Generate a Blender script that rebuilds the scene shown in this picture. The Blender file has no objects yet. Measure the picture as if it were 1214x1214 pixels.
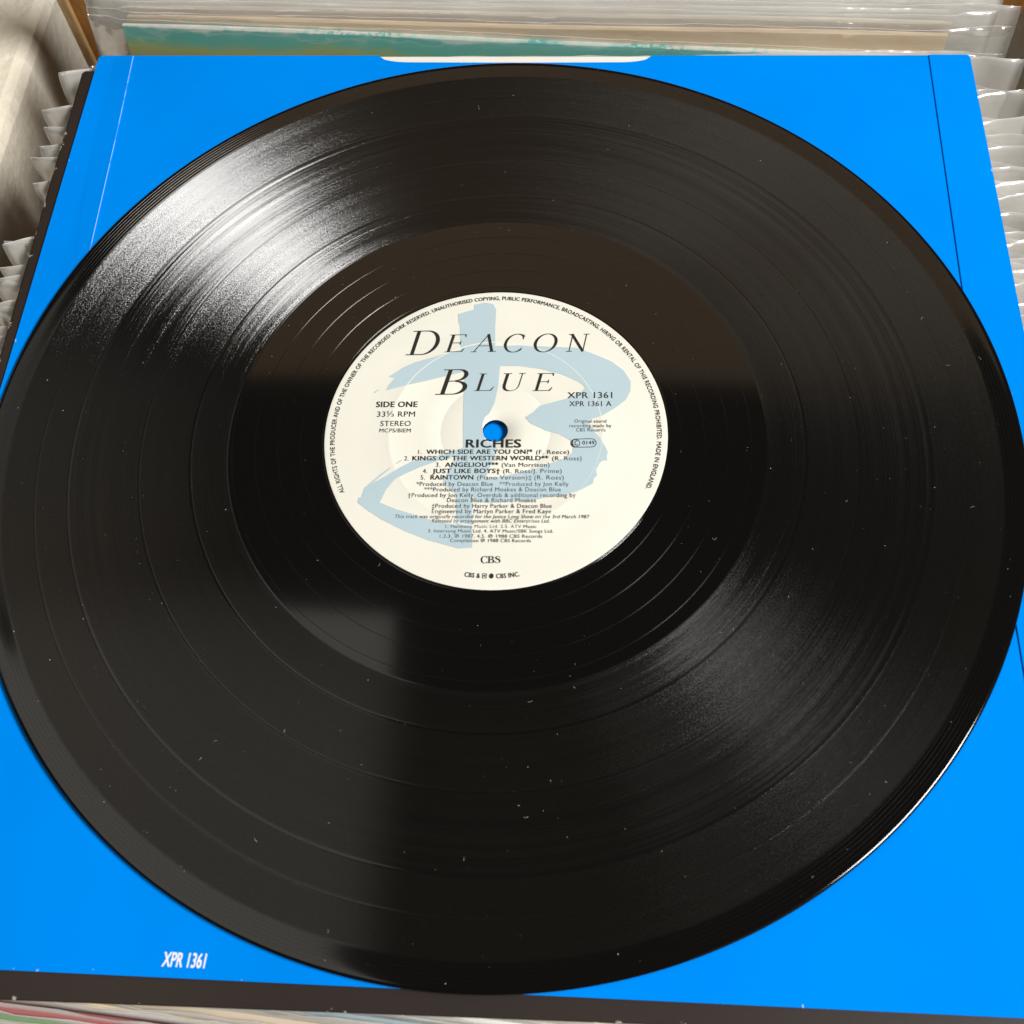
import bpy, bmesh, math, random
from mathutils import Matrix, Vector
from mathutils.geometry import tessellate_polygon

scene = bpy.context.scene
COL = scene.collection
MM = 0.001
RNG = random.Random(7)

# ------------------------------------------------------------------ camera
cam_data = bpy.data.cameras.new("camera")
cam = bpy.data.objects.new("camera", cam_data)
COL.objects.link(cam)
cR, cU, cB = Vector((0.99819, 0.045057, -0.039826)), Vector((-0.022764, 0.896106, 0.443256)), Vector((0.05566, -0.441547, 0.89551))
cL = Vector((23.16, -161.718, 274.885)) * MM
cam.matrix_world = Matrix(((cR.x, cU.x, cB.x, cL.x), (cR.y, cU.y, cB.y, cL.y), (cR.z, cU.z, cB.z, cL.z), (0, 0, 0, 1)))
cam_data.sensor_width = 36
cam_data.lens = 38.484
cam_data.clip_start = 0.01
cam_data.clip_end = 20
cam_data.dof.use_dof = True
cam_data.dof.focus_distance = 0.345
cam_data.dof.aperture_fstop = 24
scene.camera = cam

# ------------------------------------------------------------------ light: a lamp overhead to the right, dim room around, added unseen panels
world = bpy.data.worlds.new("World")
scene.world = world
world.use_nodes = True
bg = world.node_tree.nodes["Background"]
bg.inputs[0].default_value = (1.0, 0.93, 0.82, 1)
bg.inputs[1].default_value = 0.025


def area(name, loc, target, sx, sy, power, color):
    l = bpy.data.lights.new(name, 'AREA')
    l.shape = 'RECTANGLE'
    l.size, l.size_y, l.energy, l.color = sx, sy, power, color
    o = bpy.data.objects.new(name, l)
    COL.objects.link(o)
    o.location = loc
    d = (Vector(target) - Vector(loc)).normalized()
    o.rotation_euler = d.to_track_quat('-Z', 'Y').to_euler()
    return o


area("lamp_overhead", (1.52, -0.40, 1.72), (0, 0, 0), 0.84, 0.45, 81, (1.0, 0.99, 0.965))
area("added_ceiling_sheen", (-0.82, 0.0, 1.8), (-0.82, 0.0, 0), 0.97, 1.24, 4.6, (1.0, 0.93, 0.82))  # added panel, stands in for the lit ceiling mirrored in the vinyl
area("added_side_sheen", (-1.55, 0.75, 1.8), (-1.55, 0.75, 0), 1.30, 1.10, 2.9, (1.0, 0.92, 0.78))  # added panel, puts the grey sheen on the left grooves and rim
area("added_far_sheen", (0.10, 1.65, 1.8), (0.10, 1.65, 0), 1.8, 0.9, 3.2, (1.0, 0.68, 0.40))  # added warm panel, stands in for the brown room the smooth ring mirrors
area("added_rear_fill", (1.25, -1.35, 0.95), (0, 0, -0.05), 0.9, 0.6, 1.2, (1.0, 0.95, 0.88))  # added fill that brightens the upright record faces, no known source

vs = scene.view_settings
vs.view_transform = 'Standard'
vs.look = 'None'
vs.exposure = 0
vs.gamma = 1
vs.use_curve_mapping = False
scene.cycles.transparent_max_bounces = 40
scene.cycles.max_bounces = 10


# ------------------------------------------------------------------ node helpers
class NT:
    def __init__(self, name):
        self.m = bpy.data.materials.new(name)
        self.m.use_nodes = True
        self.t = self.m.node_tree
        self.t.nodes.clear()
        self.out = self.t.nodes.new('ShaderNodeOutputMaterial')

    def n(self, kind, **kw):
        nd = self.t.nodes.new('ShaderNode' + kind)
        for k, v in kw.items():
            setattr(nd, k, v)
        return nd

    def set(self, sock, v):
        if isinstance(v, bpy.types.NodeSocket):
            self.t.links.new(v, sock)
        else:
            sock.default_value = v

    def math(self, op, a, b=0.0, c=0.0, clamp=False):
        nd = self.n('Math', operation=op, use_clamp=clamp)
        for i, v in enumerate((a, b, c)):
            self.set(nd.inputs[i], v)
        return nd.outputs[0]

    def vmath(self, op, a, b=None, scale=None):
        nd = self.n('VectorMath', operation=op)
        self.set(nd.inputs[0], a)
        if b is not None:
            self.set(nd.inputs[1], b)
        if scale is not None:
            self.set(nd.inputs['Scale'], scale)
        return nd.outputs['Value'] if op in ('LENGTH', 'DOT_PRODUCT') else nd.outputs[0]

    def comb(self, x, y, z):
        nd = self.n('CombineXYZ')
        for i, v in enumerate((x, y, z)):
            self.set(nd.inputs[i], v)
        return nd.outputs[0]

    def noise(self, vec, scale, detail=2.0, rough=0.5):
        nd = self.n('TexNoise')
        self.set(nd.inputs['Vector'], vec)
        nd.inputs['Scale'].default_value = scale
        nd.inputs['Detail'].default_value = detail
        nd.inputs['Roughness'].default_value = rough
        return nd.outputs['Fac']

    def ramp(self, fac, stops, interp='LINEAR'):
        nd = self.n('ValToRGB')
        nd.color_ramp.interpolation = interp
        els = nd.color_ramp.elements
        while len(els) < len(stops):
            els.new(0.5)
        for e, (p, c) in zip(els, stops):
            e.position = p
            e.color = (c, c, c, 1) if isinstance(c, (int, float)) else (*c, 1)
        self.set(nd.inputs[0], fac)
        return nd.outputs[0]

    def remap(self, v, a, b, c, d):
        nd = self.n('MapRange')
        nd.clamp = True
        for i, x in enumerate((v, a, b, c, d)):
            self.set(nd.inputs[i], x)
        return nd.outputs[0]

    def mixc(self, f, a, b):
        nd = self.n('Mix', data_type='RGBA')
        self.set(nd.inputs[0], f)
        self.set(nd.inputs[6], a)
        self.set(nd.inputs[7], b)
        return nd.outputs[2]

    def add(self, a, b):
        nd = self.n('AddShader')
        self.t.links.new(a, nd.inputs[0])
        self.t.links.new(b, nd.inputs[1])
        return nd.outputs[0]

    def mix(self, f, a, b):
        nd = self.n('MixShader')
        self.set(nd.inputs[0], f)
        self.t.links.new(a, nd.inputs[1])
        self.t.links.new(b, nd.inputs[2])
        return nd.outputs[0]

    def obj_co(self):
        return self.n('TexCoord').outputs['Object']

    def bump(self, h, strength, dist):
        nd = self.n('Bump')
        nd.inputs['Strength'].default_value = strength
        nd.inputs['Distance'].default_value = dist
        self.set(nd.inputs['Height'], h)
        return nd.outputs[0]

    def principled(self, color, rough=0.5, spec=0.5, normal=None):
        nd = self.n('BsdfPrincipled')
        self.set(nd.inputs['Base Color'], color)
        self.set(nd.inputs['Roughness'], rough)
        nd.inputs['Specular IOR Level'].default_value = spec
        if normal is not None:
            self.set(nd.inputs['Normal'], normal)
        return nd.outputs[0]

    def done(self, shader):
        self.t.links.new(shader, self.out.inputs['Surface'])
        return self.m


def rgba(c):
    return (c[0], c[1], c[2], 1)


# ------------------------------------------------------------------ materials
def mat_vinyl():
    t = NT("black_vinyl")
    co = t.obj_co()
    sep = t.n('SeparateXYZ')
    t.set(sep.inputs[0], co)
    x, y = sep.outputs[0], sep.outputs[1]
    flat = t.comb(x, y, 0.0)
    r = t.math('MULTIPLY', t.vmath('LENGTH', flat), 1000.0)
    rad = t.vmath('NORMALIZE', flat)
    sr = t.n('SeparateXYZ')
    t.set(sr.inputs[0], rad)
    tang = t.comb(t.math('MULTIPLY', sr.outputs[1], -1.0), sr.outputs[0], 0.0)
    N = t.n('NewGeometry').outputs['Normal']
    theta = t.math('DIVIDE', t.math('ARCTAN2', y, x), 2 * math.pi)

    # where music is cut: bands with plain gaps between the tracks
    S = 160.0
    stops = [(0, 0), (78.35 / S, 0), (78.6 / S, 1)]
    for g in (89.2, 104.1, 124.6, 134.05):
        stops += [((g - 0.34) / S, 1), ((g - 0.2) / S, 0), ((g + 0.2) / S, 0), ((g + 0.34) / S, 1)]
    stops += [(143.6 / S, 1), (143.8 / S, 0)]
    music = t.ramp(t.math('DIVIDE', r, S), stops)
    # single spiral grooves: run-out and lead-in
    def spiral(r0, pitch, width, lo, hi):
        ph = t.math('ADD', t.math('DIVIDE', t.math('SUBTRACT', r, r0), pitch), theta)
        d = t.math('MULTIPLY', t.math('ABSOLUTE', t.math('SUBTRACT', t.math('FRACT', ph), 0.5)), pitch)
        m = t.remap(d, width * 0.5, width, 1.0, 0.0)
        return t.math('MULTIPLY', m, t.math('MULTIPLY', t.math('GREATER_THAN', r, lo), t.math('LESS_THAN', r, hi)))
    run = spiral(76.5 + 3.3 - 0.38 * 6.7, 6.7, 0.16, 50.4, 78.4)
    lead = spiral(144.0, 0.95, 0.11, 144.0, 149.2)
    sing = t.math('MAXIMUM', t.math('MULTIPLY', run, 0.8), t.math('MULTIPLY', lead, 0.4))
    groove = t.math('MAXIMUM', music, sing)

    # loud and quiet turns: brightness of the groove walls by radius
    rv = t.comb(r, 0.0, 0.0)
    slow = t.noise(rv, 0.30, 3.0, 0.7)
    fast = t.noise(rv, 3.4, 2.0, 0.7)
    wavy = t.ramp(t.math('DIVIDE', r, S), [(0, 1), (88.8 / S, 1), (89.6 / S, 0.35), (103.8 / S, 0.35), (104.5 / S, 1), (124.2 / S, 1), (125.0 / S, 0.3), (1, 0.3)])
    amp = t.remap(t.math('ADD', t.math('MULTIPLY', slow, 0.5), t.math('MULTIPLY', fast, 0.5)), 0.33, 0.67, -0.85, 0.55)
    amp = t.math('ADD', t.math('MULTIPLY', amp, wavy), 1.0)
    polar = t.comb(t.math('MULTIPLY', sr.outputs[0], 60.0), t.math('MULTIPLY', sr.outputs[1], 60.0), t.math('MULTIPLY', r, 1.6))
    streaky = t.noise(polar, 1.0, 2.0, 0.6)
    grain = t.noise(co, 3100.0, 1.0, 0.5)
    gw = t.math('MULTIPLY', amp, t.math('ADD', 1.0, t.math('MULTIPLY', t.remap(grain, 0.3, 0.7, -0.35, 0.35), t.math('SUBTRACT', 1.25, wavy))))
    fres = t.n('Fresnel')
    fres.inputs[0].default_value = 1.52
    F = fres.outputs[0]
    tilt = t.remap(streaky, 0.3, 0.7, 0.92, 0.99)
    swing = t.remap(t.noise(t.comb(r, 7.0, 0.0), 0.16, 1.0), 0.35, 0.65, 0.2, 1.0)
    swing = t.math('MULTIPLY', swing, t.remap(fast, 0.40, 0.62, 0.3, 3.4))
    swing = t.math('ADD', t.math('MULTIPLY', swing, wavy), t.math('MULTIPLY', t.math('SUBTRACT', 1.0, wavy), 2.1))
    rot = t.math('MULTIPLY', swing, t.remap(grain, 0.3, 0.7, -0.075, 0.075))

    shift = t.math('MULTIPLY', t.math('SUBTRACT', t.noise(t.comb(r, 31.0, 0.0), 1.3, 4.0, 0.8), 0.5), t.math('ADD', 0.10, t.math('MULTIPLY', wavy, 0.38)))
    rot = t.math('MULTIPLY', t.math('ADD', rot, shift), music)

    def lobe(sign, w, rough, aniso):
        g = t.n('BsdfAnisotropic', distribution='BECKMANN')
        g.inputs['Roughness'].default_value = rough
        g.inputs['Anisotropy'].default_value = aniso
        t.set(g.inputs['Tangent'], tang)
        if sign:
            off = t.vmath('SCALE', rad, scale=t.math('MULTIPLY', tilt, sign))
            off = t.vmath('ADD', off, t.vmath('SCALE', tang, scale=rot))     # the music: walls swing along the groove
            t.set(g.inputs['Normal'], t.vmath('NORMALIZE', t.vmath('ADD', N, off)))
        wv = t.math('MULTIPLY', t.math('MULTIPLY', F, w), gw if sign else 1.0)
        t.set(g.inputs['Color'], t.comb(wv, wv, wv))
        return g.outputs[0]
    walls = t.add(t.add(lobe(1.0, 0.75, 0.305, 0.60), lobe(-1.0, 1.5, 0.325, 0.63)), lobe(0, 0.40, 0.165, 0.59))
    mir = t.n('BsdfAnisotropic')
    mir.inputs['Roughness'].default_value = 0.075
    Fm = t.math('MULTIPLY', F, 0.9)
    t.set(mir.inputs['Color'], t.comb(Fm, Fm, Fm))
    spec = t.mix(groove, mir.outputs[0], walls)
    d = t.n('BsdfDiffuse')
    d.inputs[0].default_value = (0.0035, 0.0033, 0.003, 1)
    return t.done(t.add(d.outputs[0], spec))


def mat_card(name, color, rough=0.45, spec=0.35, vary=0.06, wear=None, fibre=0.0):
    """Printed board: slight tone drift, faint relief, and pale scuffs where `wear` asks for them."""
    t = NT(name)
    co = t.obj_co()
    n1 = t.noise(co, 14.0, 3.0)
    n2 = t.noise(co, 260.0, 2.0)
    k = t.remap(n1, 0.3, 0.7, 1 - vary, 1 + vary)
    col = t.vmath('SCALE', rgba(color)[:3], scale=k)
    if wear:
        thr, scale, wc = wear[:3]
        w = t.noise(co, scale, 3.0, 0.7)
        if len(wear) > 3:                       # rubbed bare along the rims of the board
            x0, y0, x1, y1 = (q * MM for q in wear[3])
            sp = t.n('SeparateXYZ')
            t.set(sp.inputs[0], co)
            dx = t.math('MINIMUM', t.math('SUBTRACT', sp.outputs[0], x0), t.math('SUBTRACT', x1, sp.outputs[0]))
            dy = t.math('MINIMUM', t.math('SUBTRACT', sp.outputs[1], y0), t.math('SUBTRACT', y1, sp.outputs[1]))
            de = t.math('MINIMUM', dx, dy)
            blot = t.noise(co, 55.0, 2.0)
            near = t.math('MULTIPLY', t.remap(de, 0.0, 0.0022, 0.13, 0.0), t.remap(blot, 0.42, 0.66, 0.25, 1.25))
            w = t.math('ADD', w, near)
        col = t.mixc(t.remap(w, thr, thr + 0.03, 0.0, 0.85), col, rgba(wc))
    b = t.bump(n2, 0.05, 0.0004)
    return t.done(t.principled(col, rough, spec, b))


def mat_film(name, cloud, rough):
    t = NT(name)
    co = t.obj_co()
    n1 = t.noise(co, 70.0, 2.0, 0.5)
    n2 = t.noise(co, 22.0, 2.0)
    h = t.math('ADD', t.math('MULTIPLY', n1, 0.35), n2)
    b = t.bump(h, 0.8, 0.007)
    tr = t.n('BsdfTransparent')
    tr.inputs[0].default_value = (0.98, 0.975, 0.965, 1)
    df = t.n('BsdfDiffuse')
    df.inputs[0].default_value = (0.90, 0.88, 0.84, 1)
    tl = t.n('BsdfTranslucent')
    tl.inputs[0].default_value = (0.90, 0.88, 0.84, 1)
    gl = t.n('BsdfAnisotropic')
    gl.inputs['Roughness'].default_value = rough
    t.set(gl.inputs['Normal'], b)
    body = t.mix(0.4, df.outputs[0], tl.outputs[0])
    fac = t.remap(n2, 0.3, 0.7, cloud * 0.75, cloud * 1.25)
    m1 = t.mix(fac, tr.outputs[0], body)
    lw = t.n('LayerWeight')
    lw.inputs[0].default_value = 0.5
    f5 = t.math('POWER', lw.outputs['Facing'], 4.0)
    return t.done(t.mix(t.math('ADD', t.math('MULTIPLY', f5, 0.6), 0.15, clamp=True), m1, gl.outputs[0]))


def mat_film_edge():
    t = NT("clear_film_edge")
    tr = t.n('BsdfTransparent')
    p = t.principled((0.92, 0.90, 0.87, 1), 0.2, 0.6)
    return t.done(t.mix(0.8, tr.outputs[0], p))


def mat_plaster():
    t = NT("cream_plaster")
    co = t.obj_co()
    st = t.n('Mapping')
    t.set(st.inputs[0], co)
    st.inputs['Scale'].default_value = (1, 1.0, 0.8)
    n1 = t.noise(st.outputs[0], 230.0, 3.0, 0.55)
    n2 = t.noise(co, 30.0, 3.0)
    h = t.math('ADD', n1, t.math('MULTIPLY', n2, 0.4))
    col = t.mixc(t.remap(n2, 0.3, 0.7, 0, 1), (0.86, 0.78, 0.63, 1), (0.90, 0.83, 0.70, 1))
    return t.done(t.principled(col, 0.55, 0.35, t.bump(h, 0.32, 0.0035)))


def mat_wood(name, dark, light):
    t = NT(name)
    co = t.obj_co()
    mp = t.n('Mapping')
    t.set(mp.inputs[0], co)
    mp.inputs['Scale'].default_value = (1.0, 1.0, 0.12)
    warp = t.noise(co, 25.0, 3.0, 0.6)
    off = t.vmath('ADD', mp.outputs[0], t.vmath('SCALE', t.comb(warp, warp, 0.0), scale=0.02))
    g = t.noise(off, 220.0, 4.0, 0.65)
    blot = t.noise(co, 45.0, 3.0, 0.6)
    f = t.math('ADD', t.math('MULTIPLY', g, 0.6), t.math('MULTIPLY', blot, 0.4))
    col = t.ramp(f, [(0.32, dark), (0.62, light)])
    return t.done(t.principled(col, 0.42, 0.45, t.bump(g, 0.25, 0.001)))


def mat_plain(name, color, rough=0.6, spec=0.3):
    t = NT(name)
    return t.done(t.principled(rgba(color), rough, spec))


def mat_paper(name, color):
    t = NT(name)
    co = t.obj_co()
    n1 = t.noise(co, 35.0, 3.0)
    n2 = t.noise(co, 900.0, 2.0)
    col = t.vmath('SCALE', rgba(color)[:3], scale=t.remap(n1, 0.3, 0.7, 0.965, 1.02))
    return t.done(t.principled(col, 0.42, 0.35, t.bump(n2, 0.03, 0.0003)))


VINYL = mat_vinyl()
BLUE = mat_card("blue_printed_card", (0.0, 0.228, 0.81), 0.6, 0.0, 0.06, (0.78, 330.0, (0.50, 0.68, 0.9), (-152.7, -149.8, 157.2, 156.2)))
WHITE_CARD = mat_card("white_card_inside", (0.80, 0.76, 0.70), 0.7, 0.2)
BLACK_CARD = mat_card("black_printed_card", (0.026, 0.018, 0.015), 0.42, 0.25, 0.15, (0.735, 330.0, (0.42, 0.39, 0.35), (-155.8, -154.4, 155, 152.2)))
CUT_EDGE = mat_card("scuffed_blue_card_edge", (0.16, 0.42, 0.82), 0.6, 0.1, 0.05, (0.52, 60.0, (0.62, 0.74, 0.86)))
CARD_EDGE = mat_plain("worn_card_edge", (0.55, 0.52, 0.48))
LABEL = mat_paper("cream_label_paper", (0.80, 0.782, 0.69))
PALE_BLUE = mat_paper("pale_blue_ink", (0.455, 0.575, 0.625))
INK = mat_plain("black_ink", (0.022, 0.020, 0.018), 0.5)
WHITE_INK = mat_plain("white_ink", (0.82, 0.84, 0.86), 0.5)
FILMS = [mat_film("clear_film", 0.13, 0.12), mat_film("hazy_film", 0.46, 0.18), mat_film("milky_film", 0.68, 0.22)]
FILM_EDGE = mat_film_edge()
PLASTER = mat_plaster()
WOOD = mat_wood("brown_varnished_wood", (0.14, 0.048, 0.010), (0.44, 0.20, 0.05))
WOOD_PALE = mat_wood("pale_raw_wood", (0.30, 0.16, 0.06), (0.50, 0.32, 0.14))
BASE_BOARD = mat_wood("dark_base_wood", (0.05, 0.025, 0.012), (0.11, 0.06, 0.03))
DUST = mat_plain("pale_dust", (0.62, 0.60, 0.55), 0.8)


# ------------------------------------------------------------------ mesh helpers
def link(name, me, mats, parent=None, loc=None, smooth=False):
    for m in (mats if isinstance(mats, (list, tuple)) else [mats]):
        me.materials.append(m)
    o = bpy.data.objects.new(name, me)
    COL.objects.link(o)
    if parent is not None:
        o.parent = parent
    if loc is not None:
        o.location = loc
    if smooth:
        me.shade_smooth()
    return o


def mesh(name, verts, faces):
    me = bpy.data.meshes.new(name)
    me.from_pydata([tuple(v) for v in verts], [], [tuple(f) for f in faces])
    me.update()
    return me


def empty(name, loc=(0, 0, 0), rot=(0, 0, 0)):
    o = bpy.data.objects.new(name, None)
    o.empty_display_size = 0.02
    COL.objects.link(o)
    o.location = loc
    o.rotation_euler = rot
    return o


def tag(o, label, cat=None, group=None, kind=None):
    if label:
        o["label"] = label
    if cat:
        o["category"] = cat
    if group:
        o["group"] = group
    if kind:
        o["kind"] = kind
    return o


def slab(name, outline, z0, z1, mats, parent=None, bev=0.0):
    """A flat board of any outline (mm), with real thickness and softened rims."""
    bm = bmesh.new()
    vs_ = [bm.verts.new((x * MM, y * MM, z0 * MM)) for x, y in outline]
    f = bm.faces.new(vs_)
    if f.normal.z > 0:
        pass
    ret = bmesh.ops.extrude_face_region(bm, geom=[f])
    top = [g for g in ret['geom'] if isinstance(g, bmesh.types.BMVert)]
    bmesh.ops.translate(bm, verts=top, vec=(0, 0, (z1 - z0) * MM))
    bmesh.ops.recalc_face_normals(bm, faces=bm.faces)
    if bev:
        es = [e for e in bm.edges if abs(e.verts[0].co.z - e.verts[1].co.z) < 1e-7]
        bmesh.ops.bevel(bm, geom=es, offset=bev * MM, segments=2, profile=0.5, affect='EDGES')
    me = bpy.data.meshes.new(name)
    bm.to_mesh(me)
    bm.free()
    o = link(name, me, mats, parent)
    if isinstance(mats, (list, tuple)):
        for p in me.polygons:
            p.material_index = 1 if abs(p.normal.z) < 0.3 else 0
    return o


def round_rect(x0, y0, x1, y1, r, n=5):
    pts = []
    for cx, cy, a0 in ((x1 - r, y0 + r, -90), (x1 - r, y1 - r, 0), (x0 + r, y1 - r, 90), (x0 + r, y0 + r, 180)):
        for i in range(n + 1):
            a = math.radians(a0 + 90 * i / n)
            pts.append((cx + r * math.cos(a), cy + r * math.sin(a)))
    return pts


def lathe(name, profile, seg, mats, parent=None, closed=True):
    """profile: list of (r, z) in mm."""
    verts, faces = [], []
    n = len(profile)
    for i in range(seg):
        a = 2 * math.pi * i / seg
        c, s = math.cos(a), math.sin(a)
        for r, z in profile:
            verts.append((r * c * MM, r * s * MM, z * MM))
    for i in range(seg):
        j = (i + 1) % seg
        for k in range(n if closed else n - 1):
            l = (k + 1) % n
            faces.append((i * n + k, j * n + k, j * n + l, i * n + l))
    me = mesh(name, verts, faces)
    bm = bmesh.new()
    bm.from_mesh(me)
    bmesh.ops.recalc_face_normals(bm, faces=bm.faces)
    bm.to_mesh(me)
    bm.free()
    return link(name, me, mats, parent, smooth=True)


def flat_polys(name, polys, z, mats, parent, step=0.006):
    """Printed shapes: each outline (mm) a thin film of ink lying on the paper."""
    verts, faces = [], []
    for k, pts in enumerate(polys):
        b = len(verts)
        v3 = [Vector((px, py, 0)) for px, py in pts]
        tris = tessellate_polygon([v3])
        for v in v3:
            verts.append((v.x * MM, v.y * MM, (z + k * step) * MM))
        for tr in tris:
            a, b2, c = (v3[i] for i in tr)
            nz = (b2 - a).cross(c - a).z
            f = [b + i for i in tr]
            faces.append(f if nz > 0 else f[::-1])
    return link(name, mesh(name, verts, faces), mats, parent)


# ------------------------------------------------------------------ setting: wall, bin, base
def wall_board(name, x0, x1, y0, y1, z0, z1, mat, parent=None, bev=1.0):
    bm = bmesh.new()
    bmesh.ops.create_cube(bm, size=1)
    for v in bm.verts:
        v.co = Vector(((x0 + x1) / 2 + v.co.x * (x1 - x0), (y0 + y1) / 2 + v.co.y * (y1 - y0), (z0 + z1) / 2 + v.co.z * (z1 - z0))) * MM
    bmesh.ops.bevel(bm, geom=list(bm.edges), offset=bev * MM, segments=2, profile=0.5, affect='EDGES')
    me = bpy.data.meshes.new(name)
    bm.to_mesh(me)
    bm.free()
    return link(name, me, mat, parent)


w = wall_board("plaster_wall", -400, -232, -300, 420, -340, -74, PLASTER, None, 6.0)
tag(w, "cream rough plaster wall along the left of the record bin", kind="structure")
w = wall_board("plaster_wall", 226, 246, -260, 420, -340, -20, PLASTER)
tag(w, "cream plaster wall beyond the right end of the records", kind="structure")
w = wall_board("bin_floor", -231, 225, -300, 420, -345, -328, BASE_BOARD)
tag(w, "dark wooden floor of the record bin", kind="structure")

bin_back = empty("bin_divider", (0, 0.235, -0.328))
tag(bin_back, "brown wooden board standing behind the rows of sleeved records", "wooden board")
b = wall_board("board", -199, 205, 0, 9, 0, 333, WOOD, bin_back)
b = wall_board("edge_strip", -203, -198.6, -2, 9.4, 0, 334, WOOD_PALE, bin_back, 0.8)

# ------------------------------------------------------------------ records standing in clear sleeves below and behind
def standing_record(yl, yr, ztop, color, label, group, film=0, xl=-151, width=311, fl=17, fr=15, over=2.4, roll=0.0, lean=-10.0, thick=2.6, wave=1.0, gloss=0.4):
    """A record jacket standing on edge in a loose clear plastic sleeve.  Local x along the jacket, z down from its top."""
    rg = random.Random(int(yl * 131) + int(yr * 17) + 5)
    xr = xl + width
    yaw = math.atan2(yr - yl, width + fl + fr)
    ym = yl + (yr - yl) * fl / (width + fl + fr)
    root = empty("sleeved_record", (xl * MM, ym * MM, ztop * MM), (math.radians(lean), math.radians(roll), yaw))
    tag(root, label, "record", group)
    H = (318 + ztop) / math.cos(math.radians(lean))
    # printed jacket: a slightly bowed board with rounded, worn rims
    nx, prof = 26, [(-0.5, -0.35), (-0.36, 0.0), (0.36, 0.0), (0.5, -0.35)]
    bow = rg.uniform(-1.2, 1.2)
    verts, faces = [], []
    for i in range(nx + 1):
        u = i / nx
        x = u * width
        cy = bow * math.sin(math.pi * u)
        dz = 0.25 * math.sin(u * 9 + rg.random() * 0.4)
        for py, pz in [(0.5, -H), (-0.5, -H)] + prof:
            th = thick * (0.55 + 0.45 * min(1, min(u, 1 - u) * 12))
            verts.append((x * MM, (cy + py * th) * MM, (pz + (dz if pz > -1 else 0)) * MM))
    n = 6
    for i in range(nx):
        for k in range(n):
            l = (k + 1) % n
            faces.append((i * n + k, (i + 1) * n + k, (i + 1) * n + l, i * n + l))
    faces.append(tuple(range(n)))
    faces.append(tuple(range(nx * n, nx * n + n))[::-1])
    me = mesh("jacket", verts, faces)
    bm = bmesh.new()
    bm.from_mesh(me)
    bmesh.ops.recalc_face_normals(bm, faces=bm.faces)
    bm.to_mesh(me)
    bm.free()
    link("jacket", me, card_mat(color, gloss), root)
    # clear sleeve: front and back film round the jacket, meeting in flat side flaps, top open with a pale lip
    ph = [rg.uniform(0, 6.28) for _ in range(6)]
    xs = [-fl + (fl + 2) * i / 6 for i in range(6)] + [2 + (width - 4) * i / 44 for i in range(44)] + [width - 2 + (fr + 2) * i / 6 for i in range(7)]
    zs = [over, over - 0.3, over - 0.7, over - 1.3, -1.5, -3.5, -6.5, -12, -20, -32, -50, -80, -H + 1]
    verts, faces, mi = [], [], []
    nz = len(zs)
    for side in (-1, 1):
        for x in xs:
            out = max(0.0, -x, x - width)
            inside = 1.0 - min(1.0, out / 5.0)
            for z in zs:
                dep = max(0.0, over - z)
                cy = bow * math.sin(math.pi * min(1, max(0, x / width)))
                half = (thick * 0.5 + 0.25) * inside + 0.10
                lift = wave * (0.5 * math.sin(x * 0.045 + ph[0]) + 0.35 * math.sin(x * 0.13 + ph[1]) + 0.22 * math.sin(x * 0.37 + ph[2])) * math.exp(-dep / 12)
                curl = wave * out * (0.16 * math.sin(ph[2] + dep * 0.05) + 0.02 * math.sin(x * 0.2 + ph[3]))
                gap = side * (half + 0.35 * inside * math.exp(-dep / 6) * (1 + 0.6 * math.sin(x * 0.03 + ph[4] + side)))
                dz = (0.35 * wave * math.sin(x * 0.05 + ph[5]) - out * 0.02) * math.exp(-dep / 15)
                roll_ = 1.3 * math.exp(-dep / 0.7) * (0.55 + 0.45 * math.sin(x * 0.21 + ph[1]) * math.sin(x * 0.083 + ph[3]))   # softly rolled lip
                verts.append((x * MM, (cy + gap + lift * 0.6 + curl + roll_) * MM, (z + dz) * MM))
    nxs = len(xs)
    for s in range(2):
        for i in range(nxs - 1):
            for k in range(nz - 1):
                a = (s * nxs + i) * nz + k
                q = (a, a + nz, a + nz + 1, a + 1)
                faces.append(q if s == 0 else q[::-1])
                mi.append(0)
    for i in (0, nxs - 1):                         # side seams
        for k in range(nz - 1):
            a, c = i * nz + k, (nxs + i) * nz + k
            faces.append((a, a + 1, c + 1, c))
            mi.append(0)
    # lip along the opening and down the seams: a fine bead
    def bead(path, rad):
        b0 = len(verts)
        for x, y, z in path:
            for a in (0, 90, 180, 270):
                verts.append((x, y + rad * MM * math.cos(math.radians(a)), z + rad * MM * math.sin(math.radians(a))))
        for i in range(len(path) - 1):
            for k in range(4):
                l = (k + 1) % 4
                faces.append((b0 + i * 4 + k, b0 + (i + 1) * 4 + k, b0 + (i + 1) * 4 + l, b0 + i * 4 + l))
                mi.append(1)
    bead([verts[i * nz] for i in range(nxs)], 0.065)
    for i in (0, nxs - 1):
        bead([verts[i * nz + k] for k in range(nz - 1)], 0.06)
    me = mesh("plastic_sleeve", verts, faces)
    o = link("plastic_sleeve", me, [FILMS[film], FILM_EDGE], root, smooth=True)
    me.polygons.foreach_set("material_index", mi)
    return root


_cards = {}


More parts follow.
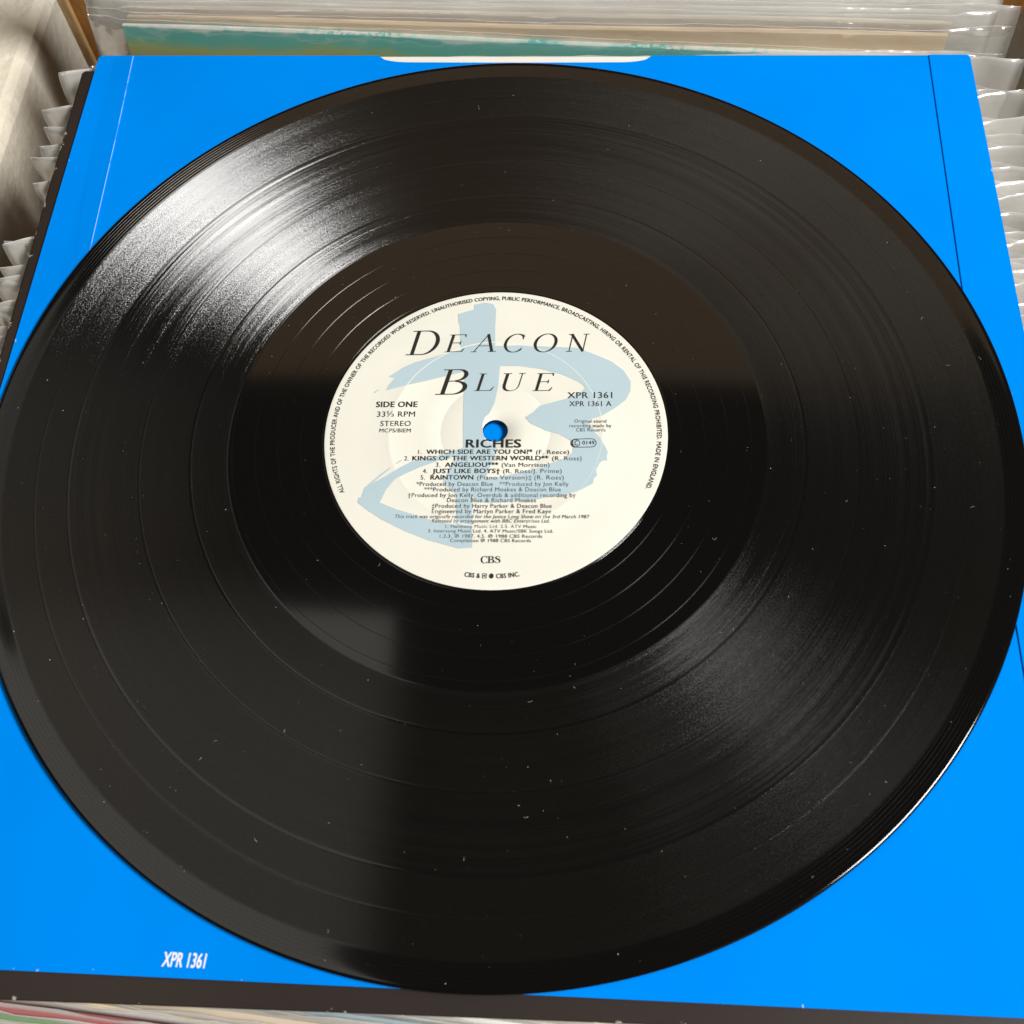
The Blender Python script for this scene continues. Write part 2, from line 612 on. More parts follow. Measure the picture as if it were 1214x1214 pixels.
def card_mat(color, gloss):
    key = (color, gloss)
    if key not in _cards:
        if color == "teal":
            t = NT("teal_green_printed_card")
            co = t.obj_co()
            sp = t.n('SeparateXYZ')
            t.set(sp.inputs[0], co)
            wv = t.noise(co, 18.0, 4.0, 0.6)
            h = t.math('ADD', t.math('MULTIPLY', sp.outputs[2], -1000.0), t.math('MULTIPLY', t.math('SUBTRACT', wv, 0.5), 16.0))
            col = t.ramp(t.math('DIVIDE', h, 15.0), [(0.0, (0.55, 0.74, 0.70)), (0.07, (0.05, 0.50, 0.50)), (0.38, (0.07, 0.50, 0.42)), (0.6, (0.36, 0.46, 0.13)), (1.0, (0.32, 0.33, 0.08))])
            wr = t.noise(co, 420.0, 3.0, 0.7)
            edge = t.remap(t.math('MULTIPLY', sp.outputs[2], -1000.0), 0.0, 0.9, 0.26, 0.0)
            col = t.mixc(t.remap(t.math('ADD', wr, edge), 0.70, 0.76, 0.0, 0.9), col, (0.78, 0.74, 0.66, 1))
            _cards[key] = t.done(t.principled(col, 0.4, gloss))
        else:
            _cards[key] = mat_card("printed_card", color, 0.45, gloss, 0.1, (0.70, 330.0, tuple(min(0.75, c + 0.35) for c in color)))
    return _cards[key]


CREAM, TAN, IVORY, GREY = (0.66, 0.52, 0.36), (0.62, 0.40, 0.24), (0.68, 0.62, 0.53), (0.40, 0.40, 0.39)
DARK, RED, GREEN, BLUEGREY, BEIGE, WHITE = (0.05, 0.045, 0.04), (0.34, 0.11, 0.11), (0.15, 0.26, 0.12), (0.30, 0.36, 0.38), (0.50, 0.42, 0.32), (0.70, 0.68, 0.64)

# behind the blue sleeve
G_BACK = "sleeved records standing behind the blue sleeve"
standing_record(180, 168.5, -8.0, "teal", "record in a teal and green jacket with a worn pale top edge", G_BACK, 0, xl=-151, roll=1.35, over=2.6, fl=13)
standing_record(164, 166, -15.5, TAN, "tan record jacket peeping out behind the blue sleeve's upper corners", G_BACK, 0, xl=-160, width=309, fl=3, fr=17, over=1.0)
standing_record(184.5, 172.5, -7.8, CREAM, "cream jacket in clear plastic, first behind the teal record", G_BACK, 0, xl=-150, width=304, fl=16, fr=22, over=2.2)
standing_record(189, 178.5, -7.5, IVORY, "ivory jacket in clear plastic, second behind the teal record", G_BACK, 1, xl=-150, width=306, fl=17, fr=16, over=3.0)
standing_record(193.5, 184.5, -7.5, WHITE, "white jacket in glossy plastic, third behind the teal record", G_BACK, 1, xl=-152, width=308, fl=16, fr=24, over=3.0)
standing_record(198, 190, -7.8, WHITE, "white jacket in wrinkled plastic, fourth behind the teal record", G_BACK, 2, xl=-150, width=312, fl=18, fr=14, over=3.4, wave=1.5)
standing_record(203, 196, -7.6, BLUEGREY, "blue grey jacket in clear plastic near the wooden board", G_BACK, 1, xl=-150, width=312, fl=16, fr=15, over=3.0)
standing_record(208.5, 202, -8.2, WHITE, "white jacket in clear plastic nearest the wooden board", G_BACK, 1, xl=-150, width=312, fl=16, fr=15, over=3.0)

# under the blue sleeve: only their loose plastic ends stick out left and right
G_UNDER = "sleeved records standing under the blue sleeve"
rows = [(154.9, 162.0), (136.7, 146.3), (131.5, 142.6), (123.6, 130.5), (119.1, 125.0), (110.8, 119.5), (103.1, 109.8), (95.0, 101.5), (88.5, 96.0),
        (82.5, 91.0), (75.8, 83.5), (71.0, 78.0), (65.5, 72.0), (60.2, 66.5), (55.0, 60.5), (49.5, 55.0), (44.5, 50.0), (39.5, 45.0), (34.5, 40.0)]
ordw = ["first", "second", "third", "fourth", "fifth", "sixth", "seventh", "eighth", "ninth", "tenth", "eleventh", "twelfth", "thirteenth",
        "fourteenth", "fifteenth", "sixteenth", "seventeenth", "eighteenth", "nineteenth"]
pal = [BEIGE, IVORY, CREAM, TAN, GREY, WHITE, BEIGE, CREAM, IVORY, DARK, WHITE, BEIGE, IVORY, CREAM, GREY, WHITE, TAN, IVORY, BEIGE]
for i, (yl, yr) in enumerate(rows):
    rg = random.Random(100 + i)
    short = i in (2, 7, 8, 9)
    standing_record(yl, yr, -9.2 - rg.uniform(0, 0.5), pal[i],
                    "clear plastic sleeved record, %s from the back under the blue sleeve" % ordw[i],
                    G_UNDER, (2, 1, 1, 2, 1, 2, 2)[i % 7], xl=-152 + rg.uniform(-1.0, 2.0) + (4 if short else 0), width=312 - (6 if short else 0),
                    fl=16.5 + rg.uniform(-1.0, 2.0) - (9 if short else 0), fr=17 + rg.uniform(-2.0, 2.5), over=2.2, wave=1.3)
for i in range(20):
    y = 26 - i * 8.1
    standing_record(y, y + 4, -9.4, pal[(i * 5) % 19], "sleeved record hidden under the middle of the blue sleeve", G_UNDER, 1, fl=16, fr=15, over=2.0)

# in front: top edges seen from straight above
G_FRONT = "sleeved records standing in front of the black jacket"
front = [(-140.5, GREY, "grey"), (-143.5, IVORY, "ivory"), (-146.4, WHITE, "white"), (-149.2, BLUEGREY, "blue grey"), (-152.2, BEIGE, "beige"), (-154.8, CREAM, "cream"),
         (-157.4, RED, "red"), (-160.0, GREEN, "green"), (-163.0, IVORY, "pale ivory"), (-166.0, DARK, "dark"), (-169.5, WHITE, "plain white")]
for i, (y, c, nm) in enumerate(front):
    # y is given where the jacket crosses x = -112; the row is skewed by about five degrees
    sl = math.tan(math.radians(-5.0 + 0.15 * i))
    fl, fr, wd, xl = 15, 15, 312, -158 + (i % 3) * 3
    yl = y + (xl - fl + 112) * sl
    yr = y + (xl + wd + fr + 112) * sl
    standing_record(yl, yr, -10.0, c, "%s jacket edge in clear plastic in front of the black jacket" % nm, G_FRONT, 2, xl=xl, width=wd, fl=fl, fr=fr, over=1.8, thick=2.5, wave=0.35)

# ------------------------------------------------------------------ black outer jacket
jk = empty("outer_jacket", (-0.0005, -0.0008, 0), (0, 0, math.radians(0.55)))
tag(jk, "black card record jacket lying under the bright blue sleeve", "record jacket")
slab("lower_board", round_rect(-155.4, -154.0, 155, 152.5, 1.0), -6.1, -4.9, BLACK_CARD, jk, 0.3)
slab("upper_board", round_rect(-155.8, -154.4, 155, 152.2, 1.2), -4.6, -3.45, BLACK_CARD, jk, 0.3)
slab("spine", round_rect(-156.2, -153.6, -155.2, 151.6, 0.3), -5.9, -3.7, BLACK_CARD, jk, 0.2)

# ------------------------------------------------------------------ bright blue card sleeve
sl = empty("blue_sleeve", (0, 0, -0.0033))
tag(sl, "bright blue card inner sleeve under the black vinyl record", "record sleeve")
Z0 = 3.3
slab("back_panel", round_rect(-152.6, -149.6, 157.1, 156.3, 2.2), -3.3 + Z0, -2.85 + Z0, WHITE_CARD, sl, 0.08)
# front panel with a shallow thumb cut at the open top edge
o = round_rect(-152.7, -149.8, 157.2, 156.2, 1.6)
top_i = [i for i, q in enumerate(o) if q[1] > 156.199]
cut = []
xa, xb, dep = 47.5, -50.2, 3.5
for i in range(41):
    u = i / 40
    e = min(u, 1 - u) * 9.0
    s = 1 - (1 - min(1, e)) ** 2
    cut.append((xa + (xb - xa) * u, 156.2 - dep * math.sqrt(max(0, s)) * (0.93 + 0.07 * math.sin(math.pi * u))))
pts = []
for i, q in enumerate(o):
    pts.append(q)
    if i == top_i[0]:
        pts += cut
slab("front_panel", pts, -2.75 + Z0, -2.2 + Z0, BLUE, sl, 0.08)
# glued side flaps folded over the front panel
fl_out = [(-152.75, -149.4), (-135.5, -147.0), (-134.6, -60), (-135.4, 20), (-136.3, 66), (-138.2, 120), (-139.9, 155.9), (-150.3, 156.1), (-152.0, 155.4), (-152.75, 153.8)]
lf = slab("side_flap", fl_out, -2.18 + Z0, -1.72 + Z0, [BLUE, CUT_EDGE], sl, 0.05)
for v in lf.data.vertices:
    u = min(1.0, max(0.0, (-v.co.x / MM - 135.0) / 17.7))
    v.co.z -= 0.9 * MM * u * u
fr_out = [(157.25, -149.4), (157.25, 154.9), (156.9, 155.8), (156.0, 156.1), (143.3, 156.1), (142.4, 110), (141.3, 57), (140.6, 0), (140.4, -70), (141.0, -147.0)]
slab("side_flap", fr_out, -2.10 + Z0, -1.78 + Z0, BLUE, sl, 0.08)

EMBLEM={
'stem': [(-11.93, 41.94), (-6.86, 43.55), (-7.03, 45.3), (-3.73, 46.09), (-1.11, 45.44), (-0.14, 43.38), (-0.39, 35.92), (-0.31, 29.16), (1.23, 22.48), (0.83, 15.97), (-0.24, 9.58), (-1.77, 5.93), (-3.1, 4.64), (-3.73, 2.31), (-3.6, -0.28), (-2.93, -3.36), (-0.96, -4.24), (0.76, -5.68), (-3.2, -17.72), (-6.24, -21.71), (-6.25, -21.64), (-5.94, -37.3), (-9.66, -37.48), (-10.49, -30.21), (-10.96, -20.59), (-14.77, -16.85), (-12.74, -11.68), (-9.16, -4.94), (-9.42, 0.45), (-9.43, 11.9), (-9.54, 20.54), (-10.76, 28.85), (-11.27, 38.19), (-11.61, 38.48)] ,
'left_arm': [(0.47, 29.7), (-10.75, 28.74), (-17.11, 26.77), (-24.44, 24.44), (-28.06, 22.6), (-30.06, 21.0), (-32.29, 19.41), (-30.19, 18.98), (-31.91, 16.68), (-32.71, 14.54), (-27.74, 16.05), (-20.48, 17.79), (-14.11, 19.55), (-6.8, 21.3), (1.23, 22.21)] ,
'upper_loop': [(-1.38, 29.46), (-0.29, 29.72), (7.13, 29.82), (17.77, 29.01), (24.22, 28.58), (29.23, 26.24), (34.63, 23.37), (38.14, 20.01), (40.02, 16.19), (39.88, 12.98), (38.4, 9.83), (35.39, 7.26), (31.27, 4.47), (26.78, 3.0), (28.9, -0.39), (26.58, -4.44), (22.19, -3.84), (18.69, -1.48), (15.16, -0.38), (10.28, 2.3), (8.72, 4.41), (11.19, 6.19), (13.0, 8.25), (17.06, 9.49), (21.58, 10.72), (25.69, 13.02), (26.62, 14.34), (24.86, 16.25), (19.92, 19.06), (13.55, 21.11), (7.14, 22.35), (1.17, 22.48), (1.0, 22.21)] ,
'lower_loop': [(23.21, 2.82), (27.22, 2.74), (26.49, 0.78), (28.66, -0.8), (30.37, -2.88), (31.81, -5.96), (32.49, -7.73), (32.14, -8.98), (32.22, -10.49), (31.0, -10.46), (30.1, -11.2), (28.95, -13.41), (29.19, -15.29), (28.21, -16.36), (27.95, -17.82), (24.23, -19.96), (20.33, -21.1), (14.72, -21.98), (12.13, -22.66), (4.8, -23.27), (-1.23, -23.56), (-5.56, -23.1), (-5.69, -16.27), (-1.33, -15.75), (2.59, -14.93), (7.82, -13.78), (12.63, -12.63), (17.02, -10.71), (20.54, -9.27), (22.32, -7.8), (22.58, -5.78), (21.53, -3.22), (18.91, -1.38), (14.05, -0.0)] ,
'lower_left': [(-8.05, -5.21), (-12.44, -6.65), (-16.83, -8.09), (-21.21, -9.27), (-23.84, -9.73), (-27.28, -11.67), (-31.11, -14.35), (-34.5, -16.52), (-37.05, -17.96), (-37.81, -21.13), (-38.58, -21.26), (-38.79, -22.81), (-36.16, -25.03), (-31.64, -28.22), (-24.99, -31.88), (-18.46, -34.8), (-9.66, -37.53), (-7.41, -34.02), (-10.7, -30.2), (-16.09, -29.17), (-22.21, -26.93), (-27.48, -25.17), (-32.47, -22.91), (-30.87, -18.8), (-28.42, -15.39), (-25.42, -13.7), (-21.54, -11.77), (-16.76, -9.86), (-8.0, -7.24)] ,
'fleck1': [(-37.03, -18.2), (-34.97, -16.02), (-32.48, -13.58), (-30.16, -11.62), (-29.92, -11.88), (-32.23, -14.08), (-34.72, -16.52), (-36.57, -18.6)] ,
'fleck2': [(-28.46, -10.3), (-26.97, -9.17), (-26.73, -9.42), (-28.23, -10.5)] ,
'fleck3': [(-36.34, 13.97), (-35.47, 14.71), (-34.48, 15.01), (-35.36, 14.33), (-35.96, 13.69)] ,
}


# ------------------------------------------------------------------ the record
TXT = 8.15 - 5.8            # print direction on the label, degrees in the sleeve's frame
rec = empty("vinyl_record", (0, 0, 0))
tag(rec, "black twelve inch vinyl record with a cream label", "vinyl record")
prof = [(3.62, -0.12), (3.75, 0.0), (4.0, 0.0), (8, 0.0), (49.0, 0.0), (50.1, 0.0), (50.2, -0.02), (50.3, -0.12), (50.42, -0.24), (50.55, -0.295), (50.7, -0.305), (50.85, -0.305), (60, -0.315),
        (78.1, -0.33), (78.3, -0.331), (78.4, -0.34), (78.6, -0.36), (78.7, -0.36), (78.8, -0.36)]
for g in (89.2, 104.1, 124.6, 134.05):      # plain gaps between the tracks: shallow flat-bottomed channels with crisp rims
    prof += [(g - 0.50, -0.36), (g - 0.42, -0.36), (g - 0.34, -0.362), (g - 0.20, -0.385), (g - 0.15, -0.387), (g + 0.15, -0.387), (g + 0.20, -0.385), (g + 0.34, -0.362), (g + 0.42, -0.36), (g + 0.50, -0.36)]
prof += [(143.3, -0.36), (143.5, -0.36), (143.65, -0.358), (143.9, -0.345), (144.1, -0.332), (145.5, -0.24), (147.0, -0.13), (148.2, -0.06), (149.2, -0.04), (149.7, -0.07),
         (150.1, -0.17), (150.35, -0.35), (150.48, -0.6), (150.5, -0.8), (150.45, -1.05), (150.3, -1.3), (150.0, -1.48), (149.5, -1.6), (146, -1.45), (143.5, -1.25), (79, -1.25), (50, -1.5), (3.8, -1.6), (3.62, -1.45)]
lathe("disc", prof, 480, VINYL, rec)
# paper label with its pressed rings
lp = [(3.70, 0.01), (3.75, 0.07)]
def ring(r, h, w):
    return [(r - w, 0.07), (r - w * 0.5, 0.07 + h * 0.7), (r, 0.07 + h), (r + w * 0.5, 0.07 + h * 0.7), (r + w, 0.07)]
lp += [(9, 0.07)] + ring(16.0, -0.06, 0.3) + [(22, 0.07)] + ring(31.2, 0.105, 0.8) + [(40, 0.07), (49.2, 0.07), (49.75, 0.05), (49.95, 0.01)]
label = lathe("label", lp, 240, LABEL, rec, closed=False)
label["label"] = "round cream paper label with pale blue brush mark and black print"

LZ = 0.16                   # print lies just above the paper and its pressed ring


def child_on_label(o):
    o.parent = label
    o.rotation_euler = (0, 0, math.radians(TXT))
    return o


em = flat_polys("brush_mark", list(EMBLEM.values()), LZ, PALE_BLUE, None, 0.004)
child_on_label(em)

# --- drawn serif capitals (cap height 1), slanted
def stroke(path, widths):
    L_, R_ = [], []
    n = len(path)
    for i, (x, y) in enumerate(path):
        x0, y0 = path[max(0, i - 1)]
        x1, y1 = path[min(n - 1, i + 1)]
        d = math.hypot(x1 - x0, y1 - y0) or 1
        nx_, ny_ = -(y1 - y0) / d, (x1 - x0) / d
        w_ = widths[i] if isinstance(widths, (list, tuple)) else widths
        L_.append((x + nx_ * w_ / 2, y + ny_ * w_ / 2))
        R_.append((x - nx_ * w_ / 2, y - ny_ * w_ / 2))
    return L_ + R_[::-1]


def arc(cx, cy, rx, ry, a0, a1, n, thick, thin):
    p, w_ = [], []
    for i in range(n + 1):
        a = math.radians(a0 + (a1 - a0) * i / n)
        p.append((cx + rx * math.cos(a), cy + ry * math.sin(a)))
        w_.append(thin + (thick - thin) * abs(math.cos(a)) ** 1.4)
    return stroke(p, w_)


def bar(x0, y0, x1, y1, w_):
    return stroke([(x0, y0), (x1, y1)], w_)


def serif(x, y, half, th):
    return [(x - half, y), (x + half, y), (x + half, y + th), (x - half, y + th)]


def glyph(ch, T, t):
    h = t / 2
    if ch == 'D':
        return [bar(.16, 0, .16, 1, T), serif(.14, 0, .17, t), serif(.14, 1 - t, .17, t), bar(.14, h, .46, h, t), bar(.14, 1 - h, .46, 1 - h, t), arc(.44, .5, .42, .5 - h, -92, 92, 26, T * 1.1, t)]
    if ch == 'E':
        return [bar(.14, 0, .14, 1, T), serif(.14, 0, .15, t), serif(.14, 1 - t, .15, t), bar(.14, h, .70, h, t), bar(.14, 1 - h, .66, 1 - h, t), bar(.14, .52, .54, .52, t),
                [(.70, 0), (.76, .20), (.73, .20), (.64, t)], [(.66, 1), (.68, .83), (.655, .83), (.60, 1 - t)], [(.54, .62), (.54, .42), (.515, .42), (.49, .52), (.515, .62)]]
    if ch == 'A':
        return [bar(.06, 0, .46, 1.0, t * 1.25), bar(.44, 1.0, .80, 0, T), serif(.06, 0, .12, t), serif(.80, 0, .16, t), bar(.19, .34, .68, .34, t)]
    if ch in 'CO':
        if ch == 'O':
            return [arc(.45, .5, .42, .5, 0, 360, 44, T * 1.05, t)]
        return [arc(.45, .5, .42, .5, 42, 318, 34, T * 1.05, t), [(.74, .98), (.765, .70), (.735, .70), (.66, .93)], [(.70, .10), (.80, .24), (.775, .255), (.68, .13)]]
    if ch == 'N':
        return [bar(.12, 0, .12, 1, t * 1.3), bar(.08, 1, .78, 0, T), bar(.78, 0, .78, 1, t * 1.3), serif(.12, 0, .14, t), serif(.06, 1 - t, .12, t), serif(.78, 1 - t, .14, t)]
    if ch == 'B':
        return [bar(.16, 0, .16, 1, T), serif(.14, 0, .17, t), serif(.14, 1 - t, .17, t), bar(.14, h, .42, h, t), bar(.14, 1 - h, .40, 1 - h, t), bar(.14, .53, .42, .53, t),
                arc(.39, .765, .25, .235 - h, -92, 92, 18, T, t), arc(.42, .265, .30, .265 - h, -92, 92, 18, T * 1.05, t)]
    if ch == 'L':
        return [bar(.14, 0, .14, 1, T), serif(.14, 0, .15, t), serif(.14, 1 - t, .15, t), bar(.14, h, .68, h, t), [(.68, 0), (.76, .24), (.73, .24), (.62, t)]]
    if ch == 'U':
        return [stroke([(.14, 1), (.14, .36), (.16, .22), (.22, .10), (.33, .03), (.45, .02), (.57, .05), (.66, .13), (.70, .24), (.71, .40), (.71, 1)],
                       [T, T, T * .95, T * .8, T * .5, t, t, t, t * 1.1, t * 1.1, t * 1.1]), serif(.14, 1 - t, .16, t), serif(.71, 1 - t, .13, t)]
    if ch == 'S':
        return [stroke([(.62, .80), (.55, .91), (.42, .97), (.28, .95), (.17, .86), (.17, .73), (.26, .63), (.42, .55), (.56, .46), (.64, .34), (.63, .18), (.52, .06), (.36, .03), (.20, .07), (.10, .20)],
                       [t, t, t, t * 1.2, T * .7, T, T, T, T, T, T * .8, t * 1.2, t, t, t]), [(.62, .98), (.65, .68), (.62, .68), (.56, .88)], [(.08, .02), (.11, .02), (.16, .12), (.10, .32), (.07, .32)]]
    return []


def place_glyph(polys, ch, x, y, w_, h_, T=.115, t=.032, shear=.22):
    g = glyph(ch, T, t)
    g = [[(px + shear * py, py) for px, py in q] for q in g]
    lo = min(px for q in g for px, _ in q)
    hi = max(px for q in g for px, _ in q)
    for q in g:
        polys.append([(x + (px - lo) / (hi - lo) * w_, y + py * h_) for px, py in q])


title = [('D', -27.47, 27.02, 10.27, 8.9), ('E', -15.7, 27.83, 6.67, 6.4), ('A', -7.75, 27.64, 7.68, 6.5), ('C', 2.35, 27.35, 6.51, 6.6), ('O', 11.4, 27.2, 7.25, 6.6), ('N', 21.07, 27.12, 7.36, 6.4)]
title2 = [('B', -17.98, 12.67, 9.8, 8.9), ('L', -6.45, 13.75, 6.02, 6.1), ('U', 2.08, 13.48, 7.01, 6.3), ('E', 10.96, 13.38, 6.49, 6.2)]
for word in (title, title2):
    pl = []
    for ch, x, y, w_, h_ in word:
        place_glyph(pl, ch, x, y, w_, h_)
    child_on_label(flat_polys("title_lettering", pl, LZ + 0.05, INK, None, 0.0015))
pl = []
for ch, x, w_ in (('C', -3.51, 1.85), ('B', -1.6, 1.85), ('S', 0.45, 1.5)):
    place_glyph(pl, ch, x, -42.05, w_, 2.1, .2, .06, 0.0)
child_on_label(flat_polys("maker_lettering", pl, LZ + 0.05, INK, None, 0.0015))

# --- small sans print: (text, x, baseline, width, cap height, weight, slant)
LINES = [
    ("SIDE ONE", -35.38, 8.77, 12.29, 1.85, .022, 0), ("33\u2153 RPM", -34.94, 5.41, 11.25, 1.8, 0, 0), ("STEREO", -33.75, 2.22, 8.95, 1.75, 0, 0), ("MCPS/BIEM", -33.88, .07, 9.18, 1.3, 0, 0),
    ("XPR 1361", 21.27, 10.66, 13.14, 2.05, .008, 0), ("XPR 1361 A", 21.72, 7.88, 12.34, 1.7, .006, 0),
    ("Original sound", 23.08, 2.24, 9.31, 1.1, 0, 0), ("recording made by", 21.58, .70, 12.22, 1.1, 0, 0), ("CBS Records", 23.51, -.76, 8.54, 1.1, 0, 0),
    ("0149", 25.2, -5.15, 3.5, 1.25, .012, 0), ("LC", 22.35, -5.35, 1.5, 1.6, .03, 0),
    ("RICHES", -8.52, -5.5, 16.11, 2.65, .026, 0),
    ("1.", -22.17, -7.38, .9, 1.4, 0, 0), ("WHICH SIDE ARE YOU ON?*", -19.82, -7.42, 30.71, 1.42, .022, 0), ("(F. Reece)", 11.91, -8.0, 9.45, 1.35, 0, 0),
    ("2.", -26.16, -9.42, 1.3, 1.4, 0, 0), ("KINGS OF THE WESTERN WORLD**", -23.79, -9.46, 39.2, 1.42, .022, 0), ("(R. Ross)", 16.49, -10.19, 8.4, 1.35, 0, 0),
    ("3.", -16.93, -11.72, 1.3, 1.4, 0, 0), ("ANGELIOU***", -14.28, -11.77, 15.35, 1.42, .022, 0), ("(Van Morrison)", 2.04, -12.05, 13.63, 1.35, 0, 0),
    ("4.", -20.59, -13.69, 1.3, 1.4, 0, 0), ("JUST LIKE BOYS\u2020", -17.83, -13.74, 19.4, 1.42, .022, 0), ("(R. Ross/J. Prime)", 2.44, -14.09, 16.69, 1.35, 0, 0),
    ("5.", -21.16, -15.76, 1.3, 1.4, 0, 0), ("RAINTOWN", -18.31, -15.81, 12.24, 1.42, .022, 0), ("(Piano Version)\u2021", -4.96, -16.04, 15.51, 1.35, 0, 0), ("(R. Ross)", 11.29, -16.31, 8.38, 1.35, 0, 0),
    ("*Produced by Deacon Blue   **Produced by Jon Kelly", -22.26, -17.81, 43.28, 1.3, 0, 0),
    ("***Produced by Richard Moakes & Deacon Blue", -19.99, -19.6, 38.79, 1.3, 0, 0),
    ("\u2020Produced by Jon Kelly. Overdub & additional recording by", -24.53, -21.33, 47.5, 1.3, 0, 0),
    ("Deacon Blue & Richard Moakes", -13.37, -23.12, 25.15, 1.3, 0, 0),
    ("\u2021Produced by Harry Parker & Deacon Blue", -17.61, -24.84, 33.8, 1.3, 0, 0),
    ("Engineered by Martyn Parker & Fred Kaye", -17.55, -26.53, 33.51, 1.3, 0, 0),
    ("This track was originally recorded for the Janice Long Show on the 3rd March 1987", -28.08, -27.9, 54.57, 1.08, 0, .2),
    ("Released by arrangement with BBC Enterprises Ltd.", -17.44, -29.43, 32.92, 1.08, 0, .2),
    ("1. Harmony Music Ltd. 2.5. ATV Music", -13.55, -31.16, 25.38, .98, 0, 0),
    ("3. Intersong Music Ltd. 4. ATV Music/SBK Songs Ltd.", -18.42, -32.5, 34.92, .98, 0, 0),
    ("1,2,3. \u2117 1987, 4,5. \u2117 1988 CBS Records", -15.06, -34.15, 28.48, 1.02, 0, 0),
    ("Compilation \u2117 1988 CBS Records", -12.13, -35.54, 22.39, 1.02, 0, 0),
]
RIM = ("ALL RIGHTS OF THE PRODUCER AND OF THE OWNER OF THE RECORDED WORK RESERVED. UNAUTHORISED COPYING, PUBLIC PERFORMANCE, "
       "BROADCASTING, HIRING OR RENTAL OF THIS RECORDING PROHIBITED. MADE IN ENGLAND.")


def text_objects(specs):
    """Outline text with the built-in font, turned into meshes."""
    tmp = []
    for txt, weight, space in specs:
        c = bpy.data.curves.new("t", 'FONT')
        c.body = txt
        c.size = 1.0
        c.resolution_u = 3
        c.space_character = space
        o_ = bpy.data.objects.new("t", c)
        COL.objects.link(o_)
        tmp.append(o_)
    dg = bpy.context.evaluated_depsgraph_get()
    res_ = []
    for o_ in tmp:
        me = bpy.data.meshes.new_from_object(o_.evaluated_get(dg))
        me.materials.clear()
        res_.append(me)
    for me, (txt, weight, space) in zip(res_, specs):
        if weight:                              # heavier print: the outline laid down again a hair to each side
            bm = bmesh.new()
            bm.from_mesh(me)
            base = list(bm.verts) + list(bm.edges) + list(bm.faces)
            for k, (dx, dy) in enumerate(((1, 0.4), (-1, -0.4), (1, -0.4), (-1, 0.4))):
                d = bmesh.ops.duplicate(bm, geom=base)
                bmesh.ops.translate(bm, verts=[g for g in d['geom'] if isinstance(g, bmesh.types.BMVert)], vec=(dx * weight, dy * weight, 0.002 * (k + 1)))
            bm.to_mesh(me)
            bm.free()
    for o_ in tmp:
        c = o_.data
        bpy.data.objects.remove(o_)
        bpy.data.curves.remove(c)
    return res_


specs = [(l[0], l[5], 1.06) for l in LINES] + [(RIM, .014, 1.05), ("CBS & \u25a3 \u25cf CBS INC.", .02, 1.1), ("XPR 1361 ", .025, 1.0), ("H", 0, 1)]
metxt = text_objects(specs)
CAP = max(v.co.y for v in metxt[-1].vertices)


def fit(me, width, cap, slant=0.0):
    lo = min(v.co.x for v in me.vertices)
    hi = max(v.co.x for v in me.vertices)
    kx, ky = width / (hi - lo), cap / CAP
    for v in me.vertices:
        x, y = (v.co.x - lo) * kx, v.co.y * ky
        v.co = (x + slant * y, y, v.co.z * 3)


for (txt, x, y, w_, cap, wt, sl_), me in zip(LINES, metxt):
    fit(me, w_, cap, sl_)
    a = math.radians(-0.95)
    for v in me.vertices:
        px, py = v.co.x, v.co.y
        v.co = ((x + px * math.cos(a) - py * math.sin(a)) * MM, (y + px * math.sin(a) + py * math.cos(a)) * MM, (LZ + 0.06 + v.co.z) * MM)
    child_on_label(link("printed_text", me, INK))

rim = metxt[len(LINES)]
fit(rim, math.radians(229.2) * 47.0, 1.32)
for v in rim.vertices:
    a = math.radians(204.5) - v.co.x / 47.0
    r_ = 46.9 + v.co.y
    v.co = (r_ * math.cos(a) * MM, r_ * math.sin(a) * MM, (LZ + 0.06 + v.co.z) * MM)
child_on_label(link("rim_text", rim, INK))
foot = metxt[len(LINES) + 1]
fit(foot, 15.3, 1.35)
for v in foot.vertices:
    a = math.radians(-99.8) + v.co.x / 46.6
    r_ = 46.6 - v.co.y
    v.co = (r_ * math.cos(a) * MM, r_ * math.sin(a) * MM, (LZ + 0.06 + v.co.z) * MM)
child_on_label(link("printed_text", foot, INK))
# rounded frame round the small code
outer = round_rect(21.85, -6.1, 29.3, -3.15, 1.46, 8)
inner = round_rect(22.08, -5.87, 29.07, -3.38, 1.23, 8)
fv, ff = [], []
for q in outer:
    fv.append((q[0] * MM, q[1] * MM, (LZ + .06) * MM))
for q in inner:
    fv.append((q[0] * MM, q[1] * MM, (LZ + .06) * MM))
n_ = len(outer)
for i in range(n_):
    j = (i + 1) % n_
    ff.append((i, j, n_ + j, n_ + i))
cx_, cy_ = 23.3, -4.62
b0 = len(fv)
for i in range(24):
    a = 2 * math.pi * i / 24
    for rr_ in (1.30, 1.10):
        fv.append(((cx_ + rr_ * math.cos(a)) * MM, (cy_ + rr_ * math.sin(a)) * MM, (LZ + .065) * MM))
for i in range(24):
    j = (i + 1) % 24
    ff.append((b0 + 2 * i, b0 + 2 * j, b0 + 2 * j + 1, b0 + 2 * i + 1))
child_on_label(link("code_frame", mesh("code_frame", fv, ff), INK))

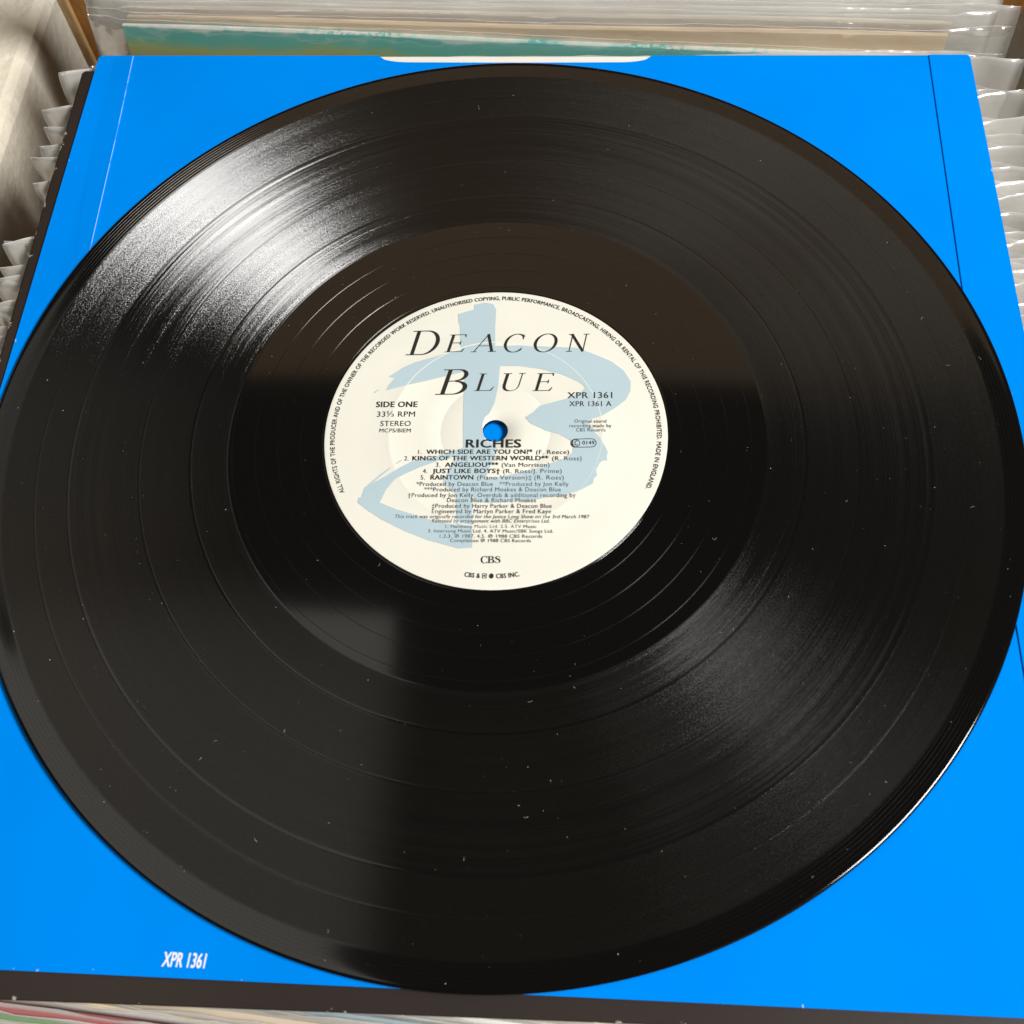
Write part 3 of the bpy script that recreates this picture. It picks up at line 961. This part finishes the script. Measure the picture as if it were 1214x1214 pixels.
# catalogue number printed on the sleeve
xp = metxt[len(LINES) + 2]
fit(xp, 10.4, 3.15, 0.06)
for v in xp.vertices:
    v.co = ((v.co.x - 71.9) * MM, (v.co.y - 147.35) * MM, (-2.2 + Z0 + 0.05 + v.co.z) * MM)
link("printed_number", xp, WHITE_INK, sl)

# ------------------------------------------------------------------ dust and lint on the vinyl
rg = random.Random(21)
verts, faces = [], []


def surf_z(r):
    if r < 50:
        return 0.12
    if r < 143.6:
        return -0.30
    return -0.30 + 0.28 * min(1, (r - 143.6) / 4.0)


def speck(x, y, s):
    b0 = len(verts)
    z = surf_z(math.hypot(x, y))
    for _ in range(4):
        verts.append(((x + rg.uniform(-s, s)) * MM, (y + rg.uniform(-s, s)) * MM, (z + 0.02) * MM))
    verts.append((x * MM, y * MM, (z + s * 0.9) * MM))
    for i in range(4):
        faces.append((b0 + i, b0 + (i + 1) % 4, b0 + 4))


def fibre(x, y, length, wd):
    a = rg.uniform(0, 6.28)
    da = rg.choice((-1, 1)) * rg.uniform(0.2, 3.0)
    z = surf_z(math.hypot(x, y)) + 0.05
    b0 = len(verts)
    n = 6
    for i in range(n + 1):
        for s in (-1, 1):
            verts.append(((x - s * wd * math.sin(a)) * MM, (y + s * wd * math.cos(a)) * MM, (z + 0.05 * math.sin(i)) * MM))
        x += math.cos(a) * length / n
        y += math.sin(a) * length / n
        a += da / n * 1.4
    for i in range(n):
        faces.append((b0 + 2 * i, b0 + 2 * i + 1, b0 + 2 * i + 3, b0 + 2 * i + 2))


for i in range(900):
    r = math.sqrt(rg.uniform(51.5 ** 2, 149.5 ** 2))
    a = rg.uniform(0, 2 * math.pi)
    speck(r * math.cos(a), r * math.sin(a), rg.choice((0.05, 0.06, 0.06, 0.08, 0.08, 0.10, 0.12, 0.17)))
for i in range(32):
    r = math.sqrt(rg.uniform(52 ** 2, 147 ** 2))
    a = rg.uniform(0, 2 * math.pi) if i % 3 else rg.uniform(-2.4, -0.8)
    fibre(r * math.cos(a), r * math.sin(a), rg.uniform(0.4, 1.3), rg.uniform(0.015, 0.026))
du = link("dust", mesh("dust", verts, faces), DUST)
tag(du, "pale dust specks and lint lying on the black vinyl", "dust", kind="stuff")
